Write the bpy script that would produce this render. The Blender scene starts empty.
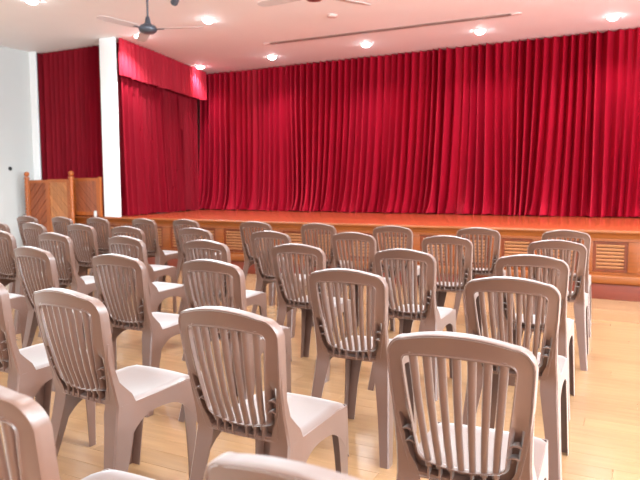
import bpy, bmesh, math, random
from mathutils import Vector, Matrix
random.seed(7)
C = bpy.context.scene.collection
SC = bpy.context.scene
PI = math.pi
rad = math.radians

# ------------------------------------------------------------------ camera, world, exposure
# world axes: X along the stage front (to the right), Y towards the stage, Z up; camera above the origin
CAM_H = 1.2657
cam_d = bpy.data.cameras.new('camera')
cam = bpy.data.objects.new('camera', cam_d)
C.objects.link(cam)
cam_d.sensor_fit = 'HORIZONTAL'
cam_d.sensor_width = 36.0
cam_d.lens = 626.4 / 640 * 36.0
cam.matrix_world = (Matrix.Translation((0, 0, CAM_H)) @ Matrix.Rotation(rad(26.746), 4, 'Z')
                    @ Matrix.Rotation(rad(90 - 4.92), 4, 'X') @ Matrix.Rotation(rad(-0.136), 4, 'Z'))
cam_d.clip_start = 0.02
cam_d.dof.use_dof = True
cam_d.dof.focus_distance = 2.5
cam_d.dof.aperture_fstop = 4.5
SC.camera = cam
SC.view_settings.view_transform = 'Standard'
SC.view_settings.look = 'None'
SC.view_settings.exposure = 0.76
SC.view_settings.gamma = 1.0
SC.view_settings.use_curve_mapping = False
w = bpy.data.worlds.new('world'); SC.world = w
w.use_nodes = True
w.node_tree.nodes['Background'].inputs[0].default_value = (0.85, 0.92, 1.0, 1)
w.node_tree.nodes['Background'].inputs[1].default_value = 0.6

CEIL = 3.65
LEFT, RIGHT, BACK, FRONT = -9.74, 5.0, -4.5, 11.45
STAGE_Y, STAGE_Z = 7.61, 0.768

SPOT_W = 112.0       # hall downlights
STAGE_W = 78.0      # the row over the stage
stage_lights = [(-7.85, 10.3), (-6.1, 10.15), (-4.16, 10.0), (-2.25, 9.97), (-0.39, 10.01), (1.5, 10.0), (3.4, 10.0)]
seen_lights = [(-7.14, 7.82), (-5.58, 7.52), (-7.01, 5.72)]
hall_lights = [(x, y) for y in (5.3, 2.6, 0.0, -2.6) for x in (-8.9, -6.4, -3.8, -1.2, 1.4, 3.8)
               if not (y == 5.3 and x < -6)] + [(-3.6, 5.0), (-1.5, 7.4), (0.9, 7.4), (3.4, 7.4)]

def spot(name, x, y, power, col=(0.82, 0.93, 0.97), size=150, blend=0.7, r=0.07):
    l = bpy.data.lights.new(name, 'SPOT'); l.energy = power; l.color = col
    l.spot_size = rad(size); l.spot_blend = blend; l.shadow_soft_size = r
    o = bpy.data.objects.new(name, l); C.objects.link(o); o.location = (x, y, CEIL - 0.10)
    return o
for x, y in stage_lights: spot('downlight_beam', x, y, STAGE_W, size=140)
for x, y in seen_lights + hall_lights: spot('downlight_beam', x, y, SPOT_W * (1.0 if y > 2 else 0.25))
# daylight through unseen windows, added in the back wall and inferred in the right wall (behind and beside the camera)
def area(name, loc, rot, sx, sy, power, col):
    l = bpy.data.lights.new(name, 'AREA'); l.shape = 'RECTANGLE'; l.size = sx; l.size_y = sy
    l.energy = power; l.color = col
    o = bpy.data.objects.new(name, l); C.objects.link(o); o.location = loc; o.rotation_euler = rot
    return o
WIN_BACK_ADDED = [(-7.5, 1.0, 3.0), (-3.5, 1.0, 3.0), (0.5, 1.0, 3.0)]  # back windows added out of view for soft daylight
for x, z0, z1 in WIN_BACK_ADDED:
    area('window_daylight', (x, BACK + 0.12, (z0 + z1) / 2), (rad(90), 0, 0), 2.4, z1 - z0, 10, (0.88, 0.95, 1.0))
for y in (-2.0, 2.0, 6.0):
    area('window_daylight', (RIGHT - 0.12, y, 2.4), (rad(90), 0, rad(90)), 2.4, 2.0, (360, 360, 300)[(-2.0, 2.0, 6.0).index(y)], (0.74, 0.89, 0.97))

# ------------------------------------------------------------------ materials
def lin(c):
    return tuple(((v / 255) / 12.92 if v / 255 <= 0.04045 else ((v / 255 + 0.055) / 1.055) ** 2.4) for v in c)
def mat(name, rgb, rough=0.5, var=0.0, scale=20.0, spec=0.5, bump=0.0, bscale=200.0, metal=0.0, emit=None, coat=0.0, coat_rough=0.15, stretch=None, sheen=0.0):
    m = bpy.data.materials.new(name); m.use_nodes = True
    nt = m.node_tree; b = nt.nodes['Principled BSDF']
    b.inputs['Roughness'].default_value = rough
    b.inputs['Specular IOR Level'].default_value = spec
    b.inputs['Metallic'].default_value = metal
    b.inputs['Coat Weight'].default_value = coat
    b.inputs['Coat Roughness'].default_value = coat_rough
    b.inputs['Sheen Weight'].default_value = sheen; b.inputs['Sheen Roughness'].default_value = 0.35
    tc = nt.nodes.new('ShaderNodeTexCoord'); mp = nt.nodes.new('ShaderNodeMapping')
    nt.links.new(tc.outputs['Object'], mp.inputs['Vector'])
    if stretch: mp.inputs['Scale'].default_value = stretch
    n = nt.nodes.new('ShaderNodeTexNoise'); n.inputs['Scale'].default_value = scale; n.inputs['Detail'].default_value = 4
    nt.links.new(mp.outputs['Vector'], n.inputs['Vector'])
    r = nt.nodes.new('ShaderNodeValToRGB')
    lo = tuple(v * (1 - var) for v in rgb); hi = tuple(min(1, v * (1 + var)) for v in rgb)
    r.color_ramp.elements[0].position = 0.3; r.color_ramp.elements[1].position = 0.7
    r.color_ramp.elements[0].color = (*lo, 1); r.color_ramp.elements[1].color = (*hi, 1)
    nt.links.new(n.outputs['Fac'], r.inputs['Fac'])
    nt.links.new(r.outputs['Color'], b.inputs['Base Color'])
    if bump:
        n2 = nt.nodes.new('ShaderNodeTexNoise'); n2.inputs['Scale'].default_value = bscale
        nt.links.new(tc.outputs['Object'], n2.inputs['Vector'])
        bp = nt.nodes.new('ShaderNodeBump'); bp.inputs['Strength'].default_value = bump; bp.inputs['Distance'].default_value = 0.002
        nt.links.new(n2.outputs['Fac'], bp.inputs['Height']); nt.links.new(bp.outputs['Normal'], b.inputs['Normal'])
    if emit:
        b.inputs['Emission Color'].default_value = (*emit[0], 1); b.inputs['Emission Strength'].default_value = emit[1]
    return m
def wood(name, rgb, rough, var=0.25, axis='x', coat=0.0, per_object=0.0, scale=3.0):
    m = mat(name, rgb, rough, var, scale, coat=coat, stretch={'x': (0.6, 9, 9), 'z': (9, 9, 0.6), 'y': (9, 0.6, 9)}[axis])
    if per_object:
        nt = m.node_tree; b = nt.nodes['Principled BSDF']
        src = b.inputs['Base Color'].links[0].from_socket
        oi = nt.nodes.new('ShaderNodeObjectInfo')
        mr = nt.nodes.new('ShaderNodeMapRange')
        mr.inputs['To Min'].default_value = 1 - per_object; mr.inputs['To Max'].default_value = 1 + per_object
        nt.links.new(oi.outputs['Random'], mr.inputs['Value'])
        hs = nt.nodes.new('ShaderNodeHueSaturation')
        nt.links.new(mr.outputs['Result'], hs.inputs['Value']); nt.links.new(src, hs.inputs['Color'])
        nt.links.new(hs.outputs['Color'], b.inputs['Base Color'])
    return m
M = {}
M['plastic'] = mat('taupe_plastic', (0.102, 0.038, 0.021), 0.42, 0.03, 8, spec=0.7, coat=0.5, coat_rough=0.4, sheen=0.7, bump=0.08, bscale=350)
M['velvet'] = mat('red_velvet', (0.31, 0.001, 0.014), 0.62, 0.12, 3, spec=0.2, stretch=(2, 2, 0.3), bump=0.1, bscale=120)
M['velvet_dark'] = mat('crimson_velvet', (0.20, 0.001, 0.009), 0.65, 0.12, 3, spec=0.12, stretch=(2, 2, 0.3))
M['wall'] = mat('white_wall_paint', lin((190, 189, 186)), 0.7, 0.01, 2, bump=0.05)
M['pillar'] = mat('white_pillar_paint', lin((246, 246, 246)), 0.55, 0.01, 2)
M['ceiling'] = mat('ceiling_paint', lin((248, 246, 246)), 0.7, 0.01, 2)
M['floor'] = wood('maple_floor', lin((156, 118, 84)), 0.22, 0.10, 'x', per_object=0.07, coat=0.3)
M['subfloor'] = mat('joint_dark', lin((190, 150, 105)), 0.6, 0.1, 5)
M['stage_floor'] = wood('stage_floor_wood', lin((165, 70, 40)), 0.22, 0.15, 'x')
M['stage_wood'] = wood('stage_orange_wood', lin((128, 62, 18)), 0.4, 0.2, 'x', coat=0.0)
M['stage_panel'] = wood('stage_panel_wood', lin((104, 42, 12)), 0.4, 0.2, 'z', coat=0.0)
M['stage_lip'] = wood('stage_moulding_wood', lin((130, 66, 20)), 0.4, 0.15, 'x', coat=0.0)
M['stage_base'] = wood('stage_base_wood', lin((108, 38, 16)), 0.4, 0.15, 'x', coat=0.0)
M['vent'] = mat('vent_tan', lin((190, 130, 88)), 0.4, 0.08, 8)
M['screen_shaded'] = wood('screen_shaded_wood', lin((138, 66, 28)), 0.4, 0.25, 'z', per_object=0.12)  # shade of the turned screen panel put into a darker wood tone
M['screen_lit'] = wood('screen_lit_wood', lin((176, 112, 66)), 0.4, 0.2, 'z', per_object=0.14)  # lighter wood tone stands in for the better lit panel
M['screen_red'] = wood('screen_reddish_wood', lin((146, 78, 50)), 0.4, 0.2, 'z', per_object=0.06)
M['screen_frame'] = wood('screen_frame_wood', lin((160, 82, 32)), 0.35, 0.2, 'z')
M['fan'] = mat('fan_grey_metal', lin((78, 82, 92)), 0.35, 0.05, 10, metal=0.3)
M['fan_red'] = mat('fan_maroon', lin((120, 50, 50)), 0.4, 0.05, 10)
M['blade'] = mat('fan_blade', lin((205, 195, 195)), 0.4, 0.03, 6)
M['lamp'] = mat('lamp_diffuser', (1, 1, 1), 0.5, 0, emit=((0.88, 0.96, 1.0), 34.0))
M['lamp_rim'] = mat('lamp_rim', (0.85, 0.82, 0.8), 0.4, 0)
M['slot'] = mat('slot_dark', lin((120, 92, 84)), 0.5, 0.05)
M['detector'] = mat('detector_plastic', lin((215, 185, 178)), 0.5, 0.02)
M['black'] = mat('black_plastic', (0.02, 0.02, 0.02), 0.4, 0.05)
M['glass'] = mat('window_glowing_glass', (0.9, 0.95, 1.0), 0.1, 0.0, emit=((0.88, 0.95, 1.0), 2.5))  # panes glow by emission in place of daylight outside
M['alu'] = mat('window_aluminium', (0.7, 0.7, 0.7), 0.4, 0.03, metal=0.6)

# ------------------------------------------------------------------ mesh helpers
def finish(bm, smooth=True, ang=35):
    bmesh.ops.remove_doubles(bm, verts=bm.verts, dist=1e-5)
    bmesh.ops.recalc_face_normals(bm, faces=bm.faces)
def mk(name, bm, m, parent=None, smooth=True, ang=35, fix=True):
    if fix: finish(bm)
    me = bpy.data.meshes.new(name); bm.to_mesh(me); bm.free()
    me.materials.append(m)
    if smooth:
        for p in me.polygons: p.use_smooth = True
        me.set_sharp_from_angle(angle=rad(ang))
    o = bpy.data.objects.new(name, me); C.objects.link(o)
    if parent: o.parent = parent
    return o
def box(bm, x0, x1, y0, y1, z0, z1, mtx=None):
    vs = [bm.verts.new((x, y, z)) for x in (x0, x1) for y in (y0, y1) for z in (z0, z1)]
    if mtx:
        for v in vs: v.co = mtx @ v.co
    for q in ((0, 1, 3, 2), (4, 6, 7, 5), (0, 4, 5, 1), (2, 3, 7, 6), (0, 2, 6, 4), (1, 5, 7, 3)):
        bm.faces.new([vs[i] for i in q])
    return vs
def bbox(name, dims, m, parent=None, bev=0.004, mtx=None, seg=2):
    bm = bmesh.new(); box(bm, *dims, mtx=mtx)
    bmesh.ops.recalc_face_normals(bm, faces=bm.faces)
    if bev: bmesh.ops.bevel(bm, geom=list(bm.edges), offset=bev, segments=seg, profile=0.6, affect='EDGES')
    return mk(name, bm, m, parent)
def prism(bm, pts, f, t0, t1):
    """closed polygon pts (a,b) swept between t0 and t1, f(a,b,t)->Vector"""
    A = [bm.verts.new(f(a, b, t0)) for a, b in pts]; B = [bm.verts.new(f(a, b, t1)) for a, b in pts]
    n = len(pts)
    bm.faces.new(A); bm.faces.new(B[::-1])
    for i in range(n): bm.faces.new((A[i], B[i], B[(i + 1) % n], A[(i + 1) % n]))
def lathe(bm, prof, cx=0, cy=0, n=20):
    rings = []
    for r, z in prof:
        if r < 1e-5: rings.append([bm.verts.new((cx, cy, z))])
        else: rings.append([bm.verts.new((cx + r * math.cos(2 * PI * k / n), cy + r * math.sin(2 * PI * k / n), z)) for k in range(n)])
    for a, b in zip(rings, rings[1:]):
        for k in range(n):
            k2 = (k + 1) % n
            if len(a) == 1 and len(b) == 1: continue
            if len(a) == 1: bm.faces.new((a[0], b[k], b[k2]))
            elif len(b) == 1: bm.faces.new((a[k], b[0], a[k2]))
            else: bm.faces.new((a[k], b[k], b[k2], a[k2]))
def loft(bm, rings, close=True, cap=True):
    R = [[bm.verts.new(p) for p in r] for r in rings]
    n = len(R[0])
    for a, b in zip(R, R[1:]):
        for k in range(n if close else n - 1):
            bm.faces.new((a[k], b[k], b[(k + 1) % n], a[(k + 1) % n]))
    if cap: bm.faces.new(R[0]); bm.faces.new(R[-1][::-1])
def empty(name, loc=(0, 0, 0), rz=0):
    o = bpy.data.objects.new(name, None); C.objects.link(o); o.location = loc; o.rotation_euler = (0, 0, rz)
    o.empty_display_size = 0.1
    return o
def tag(o, label=None, cat=None, group=None, kind=None):
    if label: o['label'] = label
    if cat: o['category'] = cat
    if group: o['group'] = group
    if kind: o['kind'] = kind
    return o
def struct(o, label=None):
    o['kind'] = 'structure'
    if label: o['label'] = label
    return o

# ------------------------------------------------------------------ room shell
T = 0.2
struct(bbox('ceiling', (LEFT - T, RIGHT + T, BACK - T, FRONT + T, CEIL, CEIL + 0.15), M['ceiling'], bev=0), 'flat off white ceiling with round downlights')
fl = struct(bbox('floor', (LEFT - T, RIGHT + T, BACK - T, FRONT + T, -0.15, -0.010), M['subfloor'], bev=0), 'glossy pale maple board floor of the hall')
wl = struct(bbox('wall_left', (LEFT - T, LEFT, BACK - T, FRONT + T, -0.15, CEIL), M['wall'], bev=0), 'plain off white wall at the far left')
struct(bbox('wall_front', (LEFT, RIGHT, FRONT, FRONT + T, -0.15, CEIL), M['wall'], bev=0), 'wall behind the stage curtain')
def wall_with_holes(name, axis, pos, a0, a1, holes, z0, z1):
    bm = bmesh.new()
    def b(p0, p1, q0, q1):
        if p1 - p0 < 1e-4 or q1 - q0 < 1e-4: return
        if axis == 'y': box(bm, p0, p1, min(pos), max(pos), q0, q1)
        else: box(bm, min(pos), max(pos), p0, p1, q0, q1)
    cur = a0
    for h0, h1 in holes:
        b(cur, h0, -0.15, CEIL); b(h0, h1, -0.15, z0); b(h0, h1, z1, CEIL); cur = h1
    b(cur, a1, -0.15, CEIL)
    return struct(mk(name, bm, M['wall'], smooth=False, fix=False))
hb = [(x - 1.25, x + 1.25) for x, a, b_ in WIN_BACK_ADDED]  # openings for the added back windows
wall_with_holes('wall_back', 'y', (BACK - T, BACK), LEFT, RIGHT, hb, 0.95, 3.05)
hr = [(y - 1.25, y + 1.25) for y in (-2.0, 2.0, 6.0)]
wall_with_holes('wall_right', 'x', (RIGHT, RIGHT + T), BACK, FRONT, hr, 1.35, 3.45)
k = 0
for (h0, h1), ax in [(h, 'y') for h in hb] + [(h, 'x') for h in hr]:
    k += 1
    e = struct(empty('window_%d' % k))
    def wb(nm, a0, a1, q0, q1, m, t0, t1):
        if ax == 'y': return bbox(nm, (a0, a1, BACK - t1, BACK - t0, q0, q1), m, e, bev=0)
        return bbox(nm, (RIGHT + t0, RIGHT + t1, a0, a1, q0 + .4, q1 + .4), m, e, bev=0)
    wb('pane', h0 + .05, h1 - .05, 1.0, 3.0, M['glass'], 0.085, 0.095)
    for a0, a1, q0, q1 in ((h0, h0 + .05, .95, 3.05), (h1 - .05, h1, .95, 3.05), (h0 + .05, h1 - .05, .95, 1.0),
                           (h0 + .05, h1 - .05, 3.0, 3.05), ((h0 + h1) / 2 - .025, (h0 + h1) / 2 + .025, 1.0, 3.0)):
        wb('window_frame', a0, a1, q0, q1, M['alu'], 0.06, 0.12)
# floor boards, laid along the stage front
PW, PL, G = 0.125, 1.75, 0.0012
protos = {}
def plank(x0, x1, y0, y1):
    key = (round(x1 - x0, 2), round(y1 - y0, 3))
    if key not in protos:
        bm = bmesh.new(); lx, ly = x1 - x0, y1 - y0
        A = [bm.verts.new(v) for v in ((0, 0, -.010), (lx, 0, -.010), (lx, ly, -.010), (0, ly, -.010))]
        B = [bm.verts.new(v) for v in ((0, 0, -.0012), (lx, 0, -.0012), (lx, ly, -.0012), (0, ly, -.0012))]
        c = .0015
        D = [bm.verts.new(v) for v in ((c, c, 0), (lx - c, c, 0), (lx - c, ly - c, 0), (c, ly - c, 0))]
        bm.faces.new(D)
        for a, b in ((A, B), (B, D)):
            for i in range(4): bm.faces.new((a[i], a[(i + 1) % 4], b[(i + 1) % 4], b[i]))
        me = bpy.data.meshes.new('floor_plank'); bm.to_mesh(me); bm.free(); me.materials.append(M['floor']); protos[key] = me
    o = bpy.data.objects.new('floor_plank', protos[key]); C.objects.link(o); o.parent = fl
    o.location = (x0, y0, 0)
rest = bmesh.new()
npl = 0
row = 0
cy_, sy_ = math.cos(rad(26.746)), math.sin(rad(26.746))
y = BACK
cands = []
while y < STAGE_Y + 0.1:
    off = (row * 0.618 % 1) * PL
    x = LEFT - off
    while x < RIGHT:
        x0, x1 = max(x, LEFT), min(x + PL, RIGHT)
        if x1 - x0 > 0.01:
            xc, yc = (x0 + x1) / 2, y + PW / 2
            best = None
            for xx in (x0, xc, x1):
                depth = -xx * sy_ + yc * cy_; lat = xx * cy_ + yc * sy_
                if depth > 1.2 and abs(lat / depth) < 0.56 and 615 * 1.3 / depth < 300:
                    best = depth if best is None else min(best, depth)
            cands.append((best if best is not None else 99, x0 + G / 2, x1 - G / 2, y + G / 2, y + PW - G / 2))
        x += PL
    y += PW; row += 1
cands.sort(key=lambda t: t[0])
for i, (d, x0, x1, y0, y1) in enumerate(cands):
    if i < 300 and d < 90: plank(x0, x1, y0, y1)
    else:
        vs = [rest.verts.new(v) for v in ((x0, y0, -.010), (x1, y0, -.010), (x1, y1, -.010), (x0, y1, -.010))]
        ws = [rest.verts.new(v) for v in ((x0 + .001, y0 + .001, 0), (x1 - .001, y0 + .001, 0), (x1 - .001, y1 - .001, 0), (x0 + .001, y1 - .001, 0))]
        rest.faces.new(ws)
        for i2 in range(4): rest.faces.new((vs[i2], vs[(i2 + 1) % 4], ws[(i2 + 1) % 4], ws[i2]))
o = mk('distant_planks', rest, M['floor'], fl, smooth=False, fix=False); o['kind'] = 'stuff'
# pillar between the two side curtains, and the narrow return by the left wall
struct(bbox('wall_pillar', (-7.86, -7.56, 7.66, 7.74, STAGE_Z, CEIL), M['pillar'], bev=0.01), 'square white pillar standing on the stage edge')
struct(bbox('wall_return', (LEFT, -9.585, 7.84, 7.87, 0, CEIL), M['pillar'], bev=0.0), 'narrow white wall strip beside the left curtain')
# ceiling slot of the front curtain track
sl = empty('curtain_slot', (-3.60, 9.20, CEIL)); struct(sl, 'long dark slot in the ceiling in front of the stage curtain'); sl.name = 'trim_1'
bbox('slot', (-1.95, 1.95, -0.03, 0.03, -0.022, 0.0), M['slot'], sl, bev=0.002)
bbox('end_cap', (-2.08, -1.96, -0.03, 0.03, -0.02, 0.0), M['detector'], sl, bev=0.004)
bbox('end_cap', (1.96, 2.09, -0.03, 0.03, -0.02, 0.0), M['detector'], sl, bev=0.004)

# ------------------------------------------------------------------ downlights
def downlight():
    r = empty('downlight')
    bm = bmesh.new(); lathe(bm, [(0.095, 0), (0.095, -0.006), (0.088, -0.012), (0.078, -0.012), (0.074, -0.006), (0.074, 0)], n=28)
    mk('rim', bm, M['lamp_rim'], r)
    bm = bmesh.new(); lathe(bm, [(0.0, -0.052), (0.025, -0.050), (0.048, -0.042), (0.064, -0.026), (0.073, -0.006), (0.073, -0.001), (0, -0.001)], n=28)
    mk('diffuser', bm, M['lamp'], r)
    return r
def clone(root, loc, rz=0):
    r = root.copy(); C.objects.link(r); r.location = loc; r.rotation_euler = (0, 0, rz)
    for ch in root.children:
        c = ch.copy(); C.objects.link(c); c.parent = r
        for g in ch.children:
            d = g.copy(); C.objects.link(d); d.parent = c
    return r
dl = downlight(); used = False
LAB = ['round white downlight above the corner where the side curtain meets the main curtain',
       'round white downlight over the stage, second from the left curtain corner',
       'round white downlight over the stage below the middle of the ceiling slot',
       'round white downlight over the stage at the right end of the ceiling slot',
       'rightmost round white downlight in view, near the upper right corner',
       None, None,
       'round white downlight beside the fan hub, washing the pleated valance',
       'round white downlight alone on the ceiling right of the grey fan',
       'round white downlight at the top left edge of the picture']
for i, (x, y) in enumerate(stage_lights + seen_lights + hall_lights):
    o = dl if not used else clone(dl, (0, 0, 0)); used = True
    o.location = (x, y, CEIL)
    lab = LAB[i] if i < len(LAB) else None
    hidden = lab is None
    if hidden:
        rows_ = sorted({q[1] for q in hall_lights + stage_lights[5:]}, reverse=True)
        same = sorted(q[0] for q in hall_lights + stage_lights[5:] if q[1] == y)
        N_ = ['first', 'second', 'third', 'fourth', 'fifth', 'sixth', 'seventh', 'eighth']
        lab = 'round white downlight out of view, %s row from the stage, %s from the left' % (N_[rows_.index(y)], N_[same.index(x)])
    tag(o, lab, 'ceiling light', 'downlights over the hall outside the view' if hidden else 'round downlights in the ceiling')
bm = bmesh.new(); lathe(bm, [(0.07, 0), (0.072, -0.015), (0.06, -0.03), (0.035, -0.036), (0, -0.037)], n=24)
o = mk('smoke_detector', bm, M['detector']); o.location = (-3.89, 8.12, CEIL)
tag(o, 'small round smoke detector on the ceiling above the curtain slot', 'smoke detector')

# ------------------------------------------------------------------ ceiling fans
def fan(loc, m, label, rot):
    r = empty('ceiling_fan', loc); tag(r, label, 'ceiling fan', 'ceiling fans over the front rows')
    H = CEIL - loc[2]
    bm = bmesh.new(); lathe(bm, [(0, H), (0.075, H), (0.075, H - .03), (0.06, H - .075), (0.03, H - .10), (0, H - .10)]); mk('canopy', bm, m, r)
    bm = bmesh.new(); lathe(bm, [(0, H - .09), (0.012, H - .09), (0.012, .13), (0, .13)], n=12); mk('rod', bm, m, r)
    bm = bmesh.new(); lathe(bm, [(0, .16), (0.02, .16), (0.03, .13), (0.035, .09), (.05, .065), (.09, .05), (.108, .025), (.11, 0), (.10, -.02), (.075, -.038), (0, -.045)], n=28); mk('motor', bm, m, r)
    for k in range(3):
        bm = bmesh.new()
        a = rot + 2 * PI * k / 3
        rings = []
        for s, wd in ((.16, .04), (.2, .055), (.35, .062), (.6, .066), (.68, .05), (.70, .02)):
            tw = rad(9)
            ring = []
            for u, v in ((-1, .003), (0, .007), (1, .003), (1, -.001), (0, .001), (-1, -.001)):
                lx, ly, lz = s, u * wd * math.cos(tw), v + u * wd * math.sin(tw) - .0
                ring.append((lx * math.cos(a) - ly * math.sin(a), lx * math.sin(a) + ly * math.cos(a), lz + .01))
            rings.append(ring)
        loft(bm, rings); b = mk('blade', bm, M['blade'], r)
        bm = bmesh.new(); rings = []
        for s in (.085, .2):
            rings.append([(s * math.cos(a) - ly * math.sin(a), s * math.sin(a) + ly * math.cos(a), lz + .006) for ly, lz in ((-.018, .004), (.018, .004), (.018, -.004), (-.018, -.004))])
        loft(bm, rings); mk('blade_bracket', bm, m, b)
    return r
fan((-5.4, 6.06, 3.17), M['fan'], 'grey ceiling fan on a thin rod above the white pillar', 0.35)
fan((-3.05, 5.93, 3.22), M['fan_red'], 'maroon ceiling fan cut off at the top centre edge', 1.0)
# small tilted spotlight at the top edge
sp = empty('spotlight', (-4.33, 5.3, CEIL)); tag(sp, 'small dark cylindrical spotlight hanging at the top edge right of the fan', 'spotlight')
bm = bmesh.new(); lathe(bm, [(0, 0), (0.045, 0), (.045, -.02), (.012, -.03), (.012, -.38), (0, -.38)], n=14); mk('stem', bm, M['fan'], sp)
bm = bmesh.new(); lathe(bm, [(0, .10), (.03, .10), (.038, .08), (.04, -.07), (.036, -.085), (0, -.08)], n=18)
bmesh.ops.rotate(bm, verts=bm.verts, cent=(0, 0, 0), matrix=Matrix.Rotation(rad(50), 3, 'Y') @ Matrix.Rotation(rad(20), 3, 'X'))
bmesh.ops.translate(bm, verts=bm.verts, vec=(0, 0, -.43)); mk('lamp_head', bm, M['fan'], sp)

# ------------------------------------------------------------------ curtains
def smooth_noise(seed, n, step):
    rr = random.Random(seed); vals = [rr.uniform(-1, 1) for _ in range(int(n / step) + 4)]
    def f(s):
        q = s / step; i = int(math.floor(q)); t = q - i; t = t * t * (3 - 2 * t)
        i = max(0, min(len(vals) - 2, i))
        return vals[i] * (1 - t) + vals[i + 1] * t
    return f
def curtain(name, P0, P1, z0, z1, pitch, amp, m, seed, flare=1.0, nz=26, sway=0.12, parent=None, bulge=0.0, pool=0.0):
    P0, P1 = Vector((*P0, 0)), Vector((*P1, 0)); L = (P1 - P0).length; d = (P1 - P0) / L; nrm = Vector((d.y, -d.x, 0))
    f1 = smooth_noise(seed, L, pitch * 1.1); f2 = smooth_noise(seed + 1, L, pitch * 2.7); f3 = smooth_noise(seed + 2, L, pitch * 6)
    f4 = smooth_noise(seed + 3, L, pitch * 0.6); f5 = smooth_noise(seed + 4, L, pitch * 1.7)
    ns = int(L / pitch * 12)
    bm = bmesh.new(); rows = []
    for j in range(nz + 1):
        t = j / nz                                   # 0 at the top, 1 at the hem
        z = z1 + (z0 - z1) * t
        rw = []
        for i in range(ns + 1):
            s = L * i / ns
            edge = min(1, s / 0.2, (L - s) / 0.2)
            ph = 2 * PI * s / pitch + 0.7 * f1(s) + 0.8 * f2(s)
            a = amp * (0.75 + 0.35 * f2(s) + t * flare * (0.55 + 0.45 * f3(s)))
            wv = math.sin(ph)
            wv = 2 * ((1 + wv) / 2) ** 1.7 - 1       # narrow ridges, broad valleys
            y = a * wv + amp * 0.35 * (t ** 1.5) * f4(s) * flare + amp * .6 * t * f5(s) * flare
            y += bulge * (t ** 3) * (1 + 0.6 * f5(s)) + pool * (t ** 16) * (1.0 + 0.9 * f4(s))
            dx = sway * (t ** 1.6) * f3(s) + 0.03 * flare * (t ** 2.2) * f5(s) + 0.5 * a * math.sin(2 * ph) * 0.35
            p = P0 + d * (s + dx * edge) + nrm * y
            rw.append(bm.verts.new((p.x, p.y, z + (0.012 * f4(s) if j == nz else 0))))
        rows.append(rw)
    for a, b in zip(rows, rows[1:]):
        for i in range(ns): bm.faces.new((a[i], a[i + 1], b[i + 1], b[i]))
    o = mk(name, bm, m, parent, ang=180, fix=False)
    return o
main = curtain('stage_curtain', (-8.42, 11.06), (4.9, 10.70), STAGE_Z + 0.015, CEIL - 0.01, 0.132, 0.118, M['velvet'], 11, flare=0.5, sway=0.16, bulge=0.08, pool=0.10)
tag(main, 'long pleated red velvet curtain closing the back of the stage', 'curtain')
SA, SB = Vector((-7.72, 7.74)), Vector((-8.5, 11.1))
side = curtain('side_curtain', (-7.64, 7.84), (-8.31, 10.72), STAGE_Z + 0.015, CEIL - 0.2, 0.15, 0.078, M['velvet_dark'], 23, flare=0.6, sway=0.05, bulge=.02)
tag(side, 'pleated red curtain right of the white pillar, hanging under the valance', 'curtain')
val = curtain('valance', (-7.47, 7.72), (-8.12, 10.80), 3.05, CEIL - 0.01, 0.125, 0.04, M['velvet'], 31, flare=0.3, nz=8, sway=0.01)
tag(val, 'short pleated red valance along the ceiling over the side curtain', 'valance')
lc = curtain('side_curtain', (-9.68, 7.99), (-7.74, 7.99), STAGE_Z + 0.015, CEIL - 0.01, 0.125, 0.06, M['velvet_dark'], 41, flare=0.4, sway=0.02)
tag(lc, 'narrow dark red curtain left of the white pillar behind the wooden screen', 'curtain')

# ------------------------------------------------------------------ stage
st = empty('stage', (-2.5, STAGE_Y, 0)); tag(st, 'raised wooden stage with orange panelled front and louvred vents', 'stage')
def sbox(nm, x0, x1, y0, y1, z0, z1, m, bev=0.004, parent=st):
    o = bbox(nm, (x0 + 2.5, x1 + 2.5, y0 - STAGE_Y, y1 - STAGE_Y, z0, z1), m, parent, bev=bev); return o
sbox('platform_top', LEFT + .01, RIGHT - .01, STAGE_Y + .0, FRONT - .01, STAGE_Z - .03, STAGE_Z, M['stage_floor'], bev=.004)
sbox('platform_body', LEFT + .01, RIGHT - .01, STAGE_Y + .06, FRONT - .01, 0.002, STAGE_Z - .032, M['stage_panel'], bev=0)
SX0, SX1 = LEFT + 0.02, RIGHT - 0.02
def moulding(nm, prof, m):
    bm = bmesh.new()
    prism(bm, prof, lambda a, b, t: Vector((t + 2.5, a, b)), SX0, SX1)
    return mk(nm, bm, m, st, ang=50)
moulding('nosing', [(0.0, .768), (-.03, .768), (-.045, .762), (-.05, .75), (-.045, .738), (-.03, .732), (-.022, .715), (-.012, .69), (-.008, .678), (0.06, .678), (.06, .737), (0, .737)], M['stage_lip'])
moulding('shelf_moulding', [(0.06, .272), (-.03, .272), (-.045, .265), (-.05, .25), (-.05, .20), (-.045, .185), (-.03, .172), (0.06, .172)], M['stage_lip'])
moulding('base_board', [(0.06, .171), (-.018, .171), (-.02, .165), (-.02, .002), (0.06, .002)], M['stage_base'])
moulding('top_rail', [(0.06, .677), (-.004, .677), (-.006, .648), (.06, .645)], M['stage_wood'])
moulding('bottom_rail', [(0.06, .305), (-.006, .303), (-.004, .273), (.06, .273)], M['stage_wood'])
ppitch = 0.502
stile_p = vent_p = None
slat_mesh = None
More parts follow.
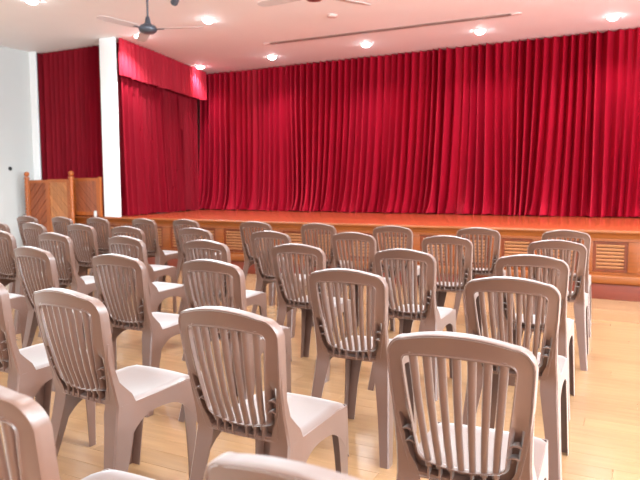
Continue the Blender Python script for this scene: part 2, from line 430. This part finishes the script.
for n in range(-10, 20):
    cx = -0.2355 - n * ppitch
    if cx - .18 < SX0 or cx + .18 > SX1: continue
    # stile on the right of this panel
    if stile_p is None:
        stile_p = bbox('stile', (-.073, .073, -.006, .06, .3052, .645), M['stage_wood'], st, bev=.003)
        s = stile_p
    else:
        s = stile_p.copy(); C.objects.link(s)
    s.location = (cx + .251 + 2.5, 0, 0)
    if vent_p is None:
        bm = bmesh.new()
        # raised panel ring around the vent
        for x0, x1, z0, z1 in ((-.178, -.142, .3055, .6445), (.142, .178, .3055, .6445), (-.142, .142, .3055, .335), (-.142, .142, .615, .6445)):
            box(bm, x0, x1, .010, .045, z0, z1)
        vent_p = mk('vent_panel', bm, M['stage_panel'], st, smooth=False, fix=False)
        v = vent_p
        for q in range(7):
            z = .352 + q * .040
            if slat_mesh is None:
                bm = bmesh.new(); box(bm, -.1405, .1405, -.011, .011, -.0035, .0035, mtx=Matrix.Rotation(rad(-48), 4, 'X') @ Matrix.Scale(1.5, 4, (0, 1, 0)))
                so = mk('vent_slat', bm, M['vent'], v, smooth=False); slat_mesh = so
            else:
                so = slat_mesh.copy(); C.objects.link(so); so.parent = v
            so.location = (0, .022, z)
    else:
        v = vent_p.copy(); C.objects.link(v)
        for ch in vent_p.children:
            c = ch.copy(); C.objects.link(c); c.parent = v
    v.location = (cx + 2.5, 0, 0)

# ------------------------------------------------------------------ wooden screen at the stage steps
def post_mesh(h):
    bm = bmesh.new()
    pr = [(0, 0), (.05, 0), (.05, .06), (.042, .07)]
    z = .07
    while z < h - .16:
        pr += [(.034, z + .01), (.047, z + .035), (.034, z + .06)]; z += .065
    pr += [(.028, h - .13), (.048, h - .12), (.048, h - .10), (.022, h - .088), (.022, h - .08)]
    for a in range(0, 9):
        th = -PI / 2 + .5 + (PI - .5) * a / 8; pr.append((max(0, .046 * math.cos(th)), h - .046 + .046 * math.sin(th)))
    pr[-1] = (0, h)
    lathe(bm, pr, n=14)
    return bm
def diag_panel(parent, x0, x1, z0, z1, m, dirn, wd=0.062):
    """diagonal boards clipped to the rectangle, each its own object; parent carries them as sub-parts"""
    Wd, Hh = x1 - x0, z1 - z0; k = 0
    span = Wd + Hh; n = int(span / (wd * 1.414)) + 1
    for i in range(n):
        c0, c1 = i * wd * 1.414 + .006, (i + 1) * wd * 1.414 - .006
        pts = [(0, 0), (Wd, 0), (Wd, Hh), (0, Hh)]
        def clip(pts, c, keep_gt):
            out = []
            for a, b in zip(pts, pts[1:] + pts[:1]):
                fa, fb = a[0] + a[1] - c, b[0] + b[1] - c
                ia, ib = (fa >= 0) == keep_gt, (fb >= 0) == keep_gt
                if ia: out.append(a)
                if ia != ib:
                    t = fa / (fa - fb); out.append((a[0] + (b[0] - a[0]) * t, a[1] + (b[1] - a[1]) * t))
            return out
        pts = clip(pts, c0, True)
        if len(pts) >= 3: pts = clip(pts, c1, False)
        if len(pts) < 3: continue
        if dirn < 0: pts = [(Wd - a, b) for a, b in pts][::-1]
        bm = bmesh.new(); prism(bm, [(x0 + a, z0 + b) for a, b in pts], lambda a, b, t: Vector((a, t, b)), -.008 - .005 * (i % 2), .008)
        mk('board', bm, m, parent, smooth=False)
def screen_part(root, x0, x1, z0, z1, m, dirn, mid=None):
    fr = None
    bm = bmesh.new()
    for a in ((x0, x0 + .045, z0, z1), (x1 - .045, x1, z0, z1), (x0 + .045, x1 - .045, z1 - .05, z1), (x0 + .045, x1 - .045, z0, z0 + .06)):
        box(bm, a[0], a[1], -.02, .02, a[2], a[3])
    fr = mk('panel_frame', bm, M['screen_frame'], root, smooth=False, fix=False)
    diag_panel(fr, x0 + .045, x1 - .045, z0 + .06, z1 - .05, m, dirn)
sc = empty('wooden_screen', (-9.50, 7.5, 0)); tag(sc, 'tall wooden screen with diagonal boards and ball topped posts by the left wall', 'screen')
bm = post_mesh(1.53); p1 = mk('post', bm, M['screen_frame'], sc, ang=60)
p2 = p1.copy(); C.objects.link(p2); p2.location = (1.08, 0, 0)
screen_part(sc, .04, .53, .03, 1.38, M['screen_shaded'], -1)
screen_part(sc, .53, 1.04, .03, 1.39, M['screen_lit'], 1)
rl = empty('stage_railing', (-8.41, 7.64, STAGE_Z)); tag(rl, 'reddish wooden railing panel on the stage edge touching the white pillar', 'railing')
screen_part(rl, -0.10, .47, .02, .64, M['screen_red'], 1)
bbox('post', (.47, .515, -.026, .026, 0, .655), M['screen_frame'], rl, bev=.005)
bm = bmesh.new(); lathe(bm, [(0, 0), (.022, 0), (.024, .02), (.024, .085), (.018, .095), (.012, .1), (0, .1)], n=14)
o = mk('cup', bm, M['wall']); o.location = (-8.0, 7.60, STAGE_Z); tag(o, 'tiny white cup on the stage edge in front of the reddish railing', 'cup')
# wall switch
sw = bmesh.new(); lathe(sw, [(0, 0), (.035, 0), (.035, .012), (.028, .02), (0, .022)], n=18)
bmesh.ops.rotate(sw, verts=sw.verts, cent=(0, 0, 0), matrix=Matrix.Rotation(rad(90), 3, 'Y'))
o = mk('wall_knob', sw, M['black']); o.location = (LEFT, 7.36, 1.58); tag(o, 'small round black knob on the left wall', 'wall knob')

# ------------------------------------------------------------------ the plastic chair
# local axes: x to the sitter's right as seen from behind, +y the way the chair faces, z up
HT = 0.885
def back_y(x, z):
    t = (0.80 - z) / 0.38
    y = 0.068 * (t ** 1.15) if t > 0 else -0.022 * (-t * .38 / .085)
    cz = 1.0 if z > .55 else max(0.35, 1 - (.55 - z) * 4)
    return y - 0.024 * cz * (1 - min(1, (x / .2125) ** 2))
def outer_hw(z):
    # half width of the back outline
    pts = [(.38, .158), (.44, .168), (.52, .184), (.60, .198), (.70, .2065), (.80, .2125), (.90, .214)]
    for (a, va), (b, vb) in zip(pts, pts[1:]):
        if z <= b: return va + (vb - va) * (z - a) / (b - a)
    return .214
def inner_hw(z):
    pts = [(.36, .118), (.44, .124), (.52, .132), (.70, .150), (.83, .164), (.9, .166)]
    for (a, va), (b, vb) in zip(pts, pts[1:]):
        if z <= b: return va + (vb - va) * (z - a) / (b - a)
    return .16
def ring(hw, zt, zb, rt, rb, crown, sag, n=6):
    """rounded outline as list of (x,z), counter clockwise from the right bottom; equal counts for any size"""
    pts = []
    # right side going up
    for i in range(9):
        z = zb + rb + (zt - rt - zb - rb) * i / 8; pts.append((hw(z), z))
    for i in range(1, n + 1):
        a = PI / 2 * i / n; xc = hw(zt - rt) - rt; pts.append((xc + rt * math.cos(a), zt - rt + rt * math.sin(a)))
    xe = hw(zt - rt) - rt
    for i in range(1, 12):
        x = xe * (1 - 2 * i / 12); pts.append((x, zt + crown * (1 - (x / xe) ** 2)))
    L = [(-x, z) for x, z in pts[:9 + n]][::-1]
    pts += L
    xb = hw(zb + rb) - rb
    low = []
    for i in range(1, n + 1):
        a = PI / 2 * i / n; low.append((-(xb + rb * math.cos(a)), zb + rb - rb * math.sin(a)))
    for i in range(1, 12):
        x = -xb * (1 - 2 * i / 12); low.append((x, zb - sag * (1 - (x / xb) ** 2)))
    low += [(-x, z) for x, z in low[:n]][::-1][1:] if False else []
    for i in range(n, 0, -1):
        a = PI / 2 * i / n; low.append(((xb + rb * math.cos(a)), zb + rb - rb * math.sin(a)))
    return pts + low
def make_back_frame():
    O = ring(outer_hw, .872, .392, .060, .02, .021, .0)
    I = ring(inner_hw, .820, .455, .020, .035, .008, .012)
    bm = bmesh.new(); N = len(O)
    prof = [(0.0, .028), (0.0, .004), (.012, -.004), (.045, -.009), (.10, -.009), (.15, -.005), (.3, -.005), (.42, -.005), (.66, -.005), (.78, -.005), (.91, -.006), (.95, -.010), (1.0, -.009), (1.0, .008), (.93, .010), (.78, .006), (.45, .006), (.15, .008), (.06, .026)]
    rows = []
    for i in range(N):
        ox, oz = O[i]; ix, iz = I[i]; rw = []
        zc = (oz + iz) / 2
        ch = min(1, max(0, (.64 - zc) / .06)); ch = ch * ch * (3 - 2 * ch)
        for d, yo in prof:
            x = ox + (ix - ox) * d; z = oz + (iz - oz) * d
            y = back_y(x, z) + yo
            if .4 <= d <= .8 and yo < 0: y += .026 * ch
            if .4 <= d <= .8 and yo > 0: y += .026 * ch
            rw.append(bm.verts.new((x, y, z)))
        rows.append(rw)
    K = len(prof)
    for i in range(N):
        a, b = rows[i], rows[(i + 1) % N]
        for k in range(K): bm.faces.new((a[k], a[(k + 1) % K], b[(k + 1) % K], b[k]))
    return bm
def make_slat(k):
    u = (k - 3) / 3.0
    bm = bmesh.new(); rings = []
    for i in range(9):
        t = i / 8; z = .435 + (.830 - .435) * t
        x = u * (.099 + (.130 - .099) * t)
        hw = .0098 + .0024 * t
        if abs(u) > .9: pass
        y = back_y(x, z)
        sec = ((-hw, .008), (-hw, -.001), (-hw * .72, -.005), (-hw * .3, -.0065), (hw * .3, -.0065), (hw * .72, -.005), (hw, -.001), (hw, .008))
        rings.append([(x + a, y + b, z) for a, b in sec])
    loft(bm, rings)
    return bm
def make_seat():
    bm = bmesh.new(); nx, ny = 16, 16
    def P(u, v, lower=0):
        # u -1..1 across, v 0 rear .. 1 front ; superellipse corners
        hw = .200 - .004 * v
        y = .072 + .408 * v
        x = u * hw
        if v > .75: y += .0
        c = max(0, abs(u) - .78) / .22; y -= c * c * .014 * max(0, (v - .6) / .4)
        y += .014 * (1 - u * u) * max(0, (v - .6) / .4)
        z = .428 + .014 * v - .012 * (1 - (u * u)) * math.sin(PI * min(1, v * 1.05 + .02))
        if v > .86: z -= .014 * ((v - .86) / .14) ** 2
        e = max(0, abs(u) - .9) / .1; z -= .006 * e * e
        return (x, y, z - lower)
    top = [[bm.verts.new(P(-1 + 2 * i / nx, j / ny)) for i in range(nx + 1)] for j in range(ny + 1)]
    bot = [[bm.verts.new(P(-1 + 2 * i / nx, j / ny, .006)) for i in range(nx + 1)] for j in range(ny + 1)]
    for j in range(ny):
        for i in range(nx):
            bm.faces.new((top[j][i], top[j][i + 1], top[j + 1][i + 1], top[j + 1][i]))
            bm.faces.new((bot[j][i], bot[j + 1][i], bot[j + 1][i + 1], bot[j][i + 1]))
    edge = [(0, i) for i in range(nx)] + [(j, nx) for j in range(ny)] + [(ny, i) for i in range(nx, 0, -1)] + [(j, 0) for j in range(ny, 0, -1)]
    for a, b in zip(edge, edge[1:] + edge[:1]):
        bm.faces.new((top[a[0]][a[1]], bot[a[0]][a[1]], bot[b[0]][b[1]], top[b[0]][b[1]]))
    return bm
def interp(tab, z):
    tab = sorted(tab)
    if z <= tab[0][0]: return tab[0][1]
    for (a, va), (b, vb) in zip(tab, tab[1:]):
        if z <= b:
            t = (z - a) / (b - a); return va + (vb - va) * t
    return tab[-1][1]
R_OUT = [(0, .232), (.20, .217), (.42, .203), (.50, .200), (.60, .2025), (.70, .2065)]
R_IN = [(0, .188), (.15, .168), (.33, .138), (.385, .126), (.42, .128), (.47, .155), (.52, .172), (.60, .183), (.70, .190)]
R_Y = [(0, -.035), (.20, .016), (.36, .048), (.42, .06), (.50, .083), (.60, .055)]
F_OUT = [(0, .208), (.36, .1990), (.43, .1975)]
F_IN = [(0, .160), (.20, .148), (.33, .125), (.43, .09)]
F_Y = [(0, .455), (.36, .479), (.43, .479)]
def lsec(xo, xi, y, depth, th, dirn, s, fl=.006):
    """L-channel: plate across (xo..xi) at y, side plate along dirn*depth at xo"""
    t = th
    pts = [(xi, y), (xo - .006, y), (xo, y + dirn * .006), (xo, y + dirn * depth), (xo - t, y + dirn * depth), (xo - t, y + dirn * t * 1.3), (xi, y + dirn * t)]
    return [(s * a, b) for a, b in pts]
def make_rear_leg(s):
    bm = bmesh.new(); rings = []
    for z in (0, .05, .12, .20, .28, .34, .38, .41, .44, .47, .50, .54, .58, .62, .66, .69):
        dep = interp([(0, .050), (.20, .068), (.33, .09), (.43, .085), (.49, .035), (.6, .022), (.7, .014)], z)
        yy = interp(R_Y, z)
        if z > .40: yy = back_y(interp(R_OUT, z), z) - .010 + max(0, z - .62) * .12
        rings.append([(a, b, z) for a, b in lsec(interp(R_OUT, z), interp(R_IN, z), yy, dep, .0045, 1, s)])
    loft(bm, rings)
    return bm
def make_front_leg(s):
    bm = bmesh.new(); rings = []
    for z in (0, .08, .16, .24, .30, .34, .37, .40, .412):
        dep = interp([(0, .042), (.20, .058), (.32, .075), (.43, .11)], z)
        rings.append([(a, b, z) for a, b in lsec(interp(F_OUT, z), interp(F_IN, z), interp(F_Y, z), dep, .0045, -1, s)])
    loft(bm, rings)
    return bm
def make_apron(s):
    # side plate under the seat with an arched lower edge
    bm = bmesh.new(); rings = []
    n = 18
    for i in range(n + 1):
        t = i / n; y = .075 + (.478 - .075) * t
        arch = (2 * t - 1)
        zb = .372 - .13 * abs(arch) ** 2.8
        xo = .2045 + (.1975 - .2045) * t
        xb = xo + .003
        rings.append([(s * xo, y, .432 - .008 * (1 - t) - .016 * max(0, (t - .86) / .14)), (s * (xo - .0045), y, .432 - .008 * (1 - t) - .016 * max(0, (t - .86) / .14)), (s * (xb - .0045), y, zb), (s * xb, y, zb)])
    loft(bm, rings)
    return bm
def make_front_apron():
    bm = bmesh.new(); rings = []
    n = 14
    for i in range(n + 1):
        u = -1 + 2 * i / n; x = u * .194
        y = .478 + .010 * (1 - u * u)
        zb = .385 - .045 * abs(u) ** 3
        rings.append([(x, y, .412), (x, y - .0045, .412), (x, y - .0045, zb), (x, y, zb)])
    loft(bm, rings)
    return bm
def make_side_rib(s, z):
    # curved tie across the channel between stile and slatted panel
    bm = bmesh.new(); rings = []
    for i in range(7):
        t = i / 6; x0, x1 = outer_hw(z) - .016, inner_hw(z) + .006
        x = x0 + (x1 - x0) * t; zz = z + .008 * math.sin(PI * t)
        y = back_y(x, zz)
        rings.append([(s * x, y - .008, zz - .0025), (s * x, y - .008, zz + .0025), (s * x, y + .022, zz + .0025), (s * x, y + .022, zz - .0025)])
    loft(bm, rings)
    return bm
def make_skirt_rib(x):
    bm = bmesh.new()
    y = back_y(x, .42)
    box(bm, x - .003, x + .003, y - .007, y + .02, .398, .440)
    return bm
# real heights of the moulded parts
ZB = [(.30, .36), (.392, .450), (.455, .511), (.60, .630), (.70, .706), (.80, .80), (1.0, 1.0)]
ZL = [(0, 0), (.33, .352), (.42, .466), (.47, .518), (.60, .630), (.70, .706), (.80, .80)]
ZS = [(0, 0), (.44, .468), (1.0, 1.0)]
def make_chair():
    r = empty('plastic_chair')
    P = M['plastic']
    bf = mk('back_frame', make_back_frame(), P, r, ang=40)
    for k in range(7): mk('slat', make_slat(k), P, r, ang=45)
    mk('seat', make_seat(), P, r, ang=45)
    for s in (-1, 1):
        mk('leg', make_rear_leg(s), P, r, ang=40); mk('leg', make_front_leg(s), P, r, ang=40)
        mk('side_apron', make_apron(s), P, r, ang=50)
        for z in (.515, .560): mk('rib', make_side_rib(s, z), P, bf, ang=50)
    for x in (-.10, -.065, -.03, .03, .065, .10): mk('rib', make_skirt_rib(x), P, bf, smooth=False)
    mk('front_apron', make_front_apron(), P, r, ang=50)
    for o in list(r.children) + list(bf.children):
        kind = o.name.split('.')[0]
        tab = ZB if kind in ('back_frame', 'slat', 'rib') else ZL if kind == 'leg' else ZS
        for v in o.data.vertices:
            v.co.x *= 0.913 + 0.05 * max(0, 1 - v.co.z / .4)
            v.co.z = interp(tab, v.co.z)
    return r
# column letter, row : x, y, turn (degrees clockwise)
chairs = {
 'A0': (-0.375, 0.74, 3), 'A1': (-0.395, 1.58, -1), 'A2': (-0.45, 2.65, 1.0), 'A3': (-0.50, 3.56, 1.3), 'A4': (-0.48, 4.60, 0.3), 'A5': (-0.52, 5.65, -0.0),
 'B4': (-1.18, 0.795, 3), 'B3': (-1.13, 1.60, 2.3), 'B2': (-1.17, 2.59, -0.3), 'B1': (-1.23, 3.56, 2.1), 'B0': (-1.27, 4.65, -1.2), 'B00': (-1.26, 5.66, -1.5),
 'C5': (-1.87, 1.63, 5.3), 'C4': (-1.95, 2.62, 2.8), 'C3': (-1.97, 3.58, -0.5), 'C2': (-2.05, 4.67, 0.8), 'C1': (-2.05, 5.59, -2.6),
 'D5': (-2.55, 1.73, 2), 'D4': (-2.58, 2.60, 1.7), 'D3': (-2.70, 3.57, 2.9), 'D2': (-2.75, 4.52, 1.3), 'D1': (-2.87, 5.65, -1.0),
 'E4': (-3.39, 2.70, 6.9), 'E3': (-3.47, 3.59, 5.4), 'E2': (-3.58, 4.57, 3.4), 'E1': (-3.62, 5.65, -0.6),
 'F4': (-4.22, 2.66, 4), 'F3': (-4.26, 3.60, 3.3), 'F2': (-4.30, 4.47, -0.2), 'F1': (-4.60, 5.71, 4.2),
 'G3': (-4.94, 3.60, 4), 'G2': (-5.01, 4.56, 2.9), 'G1': (-5.18, 5.66, 6.1),
 'H2': (-5.65, 4.52, 7.0), 'H1': (-5.88, 5.62, 4.5),
 'I2': (-6.20, 4.50, 6), 'I1': (-6.43, 5.56, 5.8), 'J1': (-7.03, 5.53, 3.1)}
L = {
 'A0': 'taupe plastic chair cut off at the bottom edge, only its top rail in view',
 'A1': 'large taupe plastic chair in the right foreground, whole slatted back facing the camera',
 'A2': 'taupe plastic chair directly in front of the large right foreground chair',
 'A3': 'third taupe plastic chair of the rightmost column counted from the camera',
 'A4': 'second taupe plastic chair from the stage in the rightmost column',
 'A5': 'taupe plastic chair nearest the stage in the rightmost column',
 'B4': 'taupe plastic chair in the bottom left corner, back cut by the left edge',
 'B3': 'taupe plastic chair in the lower centre with pale seat showing right of its back',
 'B2': 'taupe plastic chair in the middle, directly ahead of the lower centre chair',
 'B1': 'taupe plastic chair of the second column from the right, third from the stage',
 'B0': 'taupe plastic chair of the second column from the right, second from the stage',
 'B00': 'taupe plastic chair nearest the stage in the second column from the right',
 'C5': 'large taupe plastic chair at lower left, angled with its seat pointing right',
 'C4': 'taupe plastic chair left of centre, partly hidden by the lower centre chair',
 'C3': 'taupe plastic chair of the third column from the right, third from the stage',
 'C2': 'taupe plastic chair of the third column from the right, second from the stage',
 'C1': 'taupe plastic chair nearest the stage in the third column from the right',
 'D5': 'taupe plastic chair at the left edge with only seat and back edge showing',
 'D4': 'taupe plastic chair left of centre, turned slightly, ahead of the large lower left chair',
 'D3': 'taupe plastic chair of the fourth column from the right, third from the stage',
 'D2': 'taupe plastic chair of the fourth column from the right, second from the stage',
 'D1': 'taupe plastic chair nearest the stage in the fourth column from the right',
 'E4': 'taupe plastic chair near the left edge, behind the large lower left chair',
 'E3': 'taupe plastic chair of the fifth column from the right, third from the stage',
 'E2': 'taupe plastic chair of the fifth column from the right, second from the stage',
 'E1': 'taupe plastic chair nearest the stage in the fifth column from the right',
 'F4': 'taupe plastic chair mostly outside the left edge, its pale seat and legs showing',
 'F3': 'taupe plastic chair of the sixth column from the right, third from the stage',
 'F2': 'taupe plastic chair of the sixth column from the right, second from the stage',
 'F1': 'taupe plastic chair nearest the stage in the sixth column from the right',
 'G3': 'taupe plastic chair with its back cut by the left edge, third from the stage',
 'G2': 'taupe plastic chair below the white pillar, second from the stage',
 'G1': 'taupe plastic chair nearest the stage just right of the white pillar',
 'H2': 'taupe plastic chair below the wooden screen, second row from the stage',
 'H1': 'taupe plastic chair nearest the stage just left of the white pillar',
 'I2': 'small taupe plastic chair cut by the left edge, beside the white wall',
 'I1': 'taupe plastic chair of the front row before the lighter screen panel',
 'J1': 'taupe plastic chair at the left end of the front row'}
proto = None
for key, (x, y, a) in chairs.items():
    if proto is None: proto = o = make_chair()
    else: o = clone(proto, (0, 0, 0))
    o.location = (x, y, 0); o.rotation_euler = (0, 0, rad(-a))
    tag(o, L[key], 'chair', 'taupe plastic chairs set out in rows')
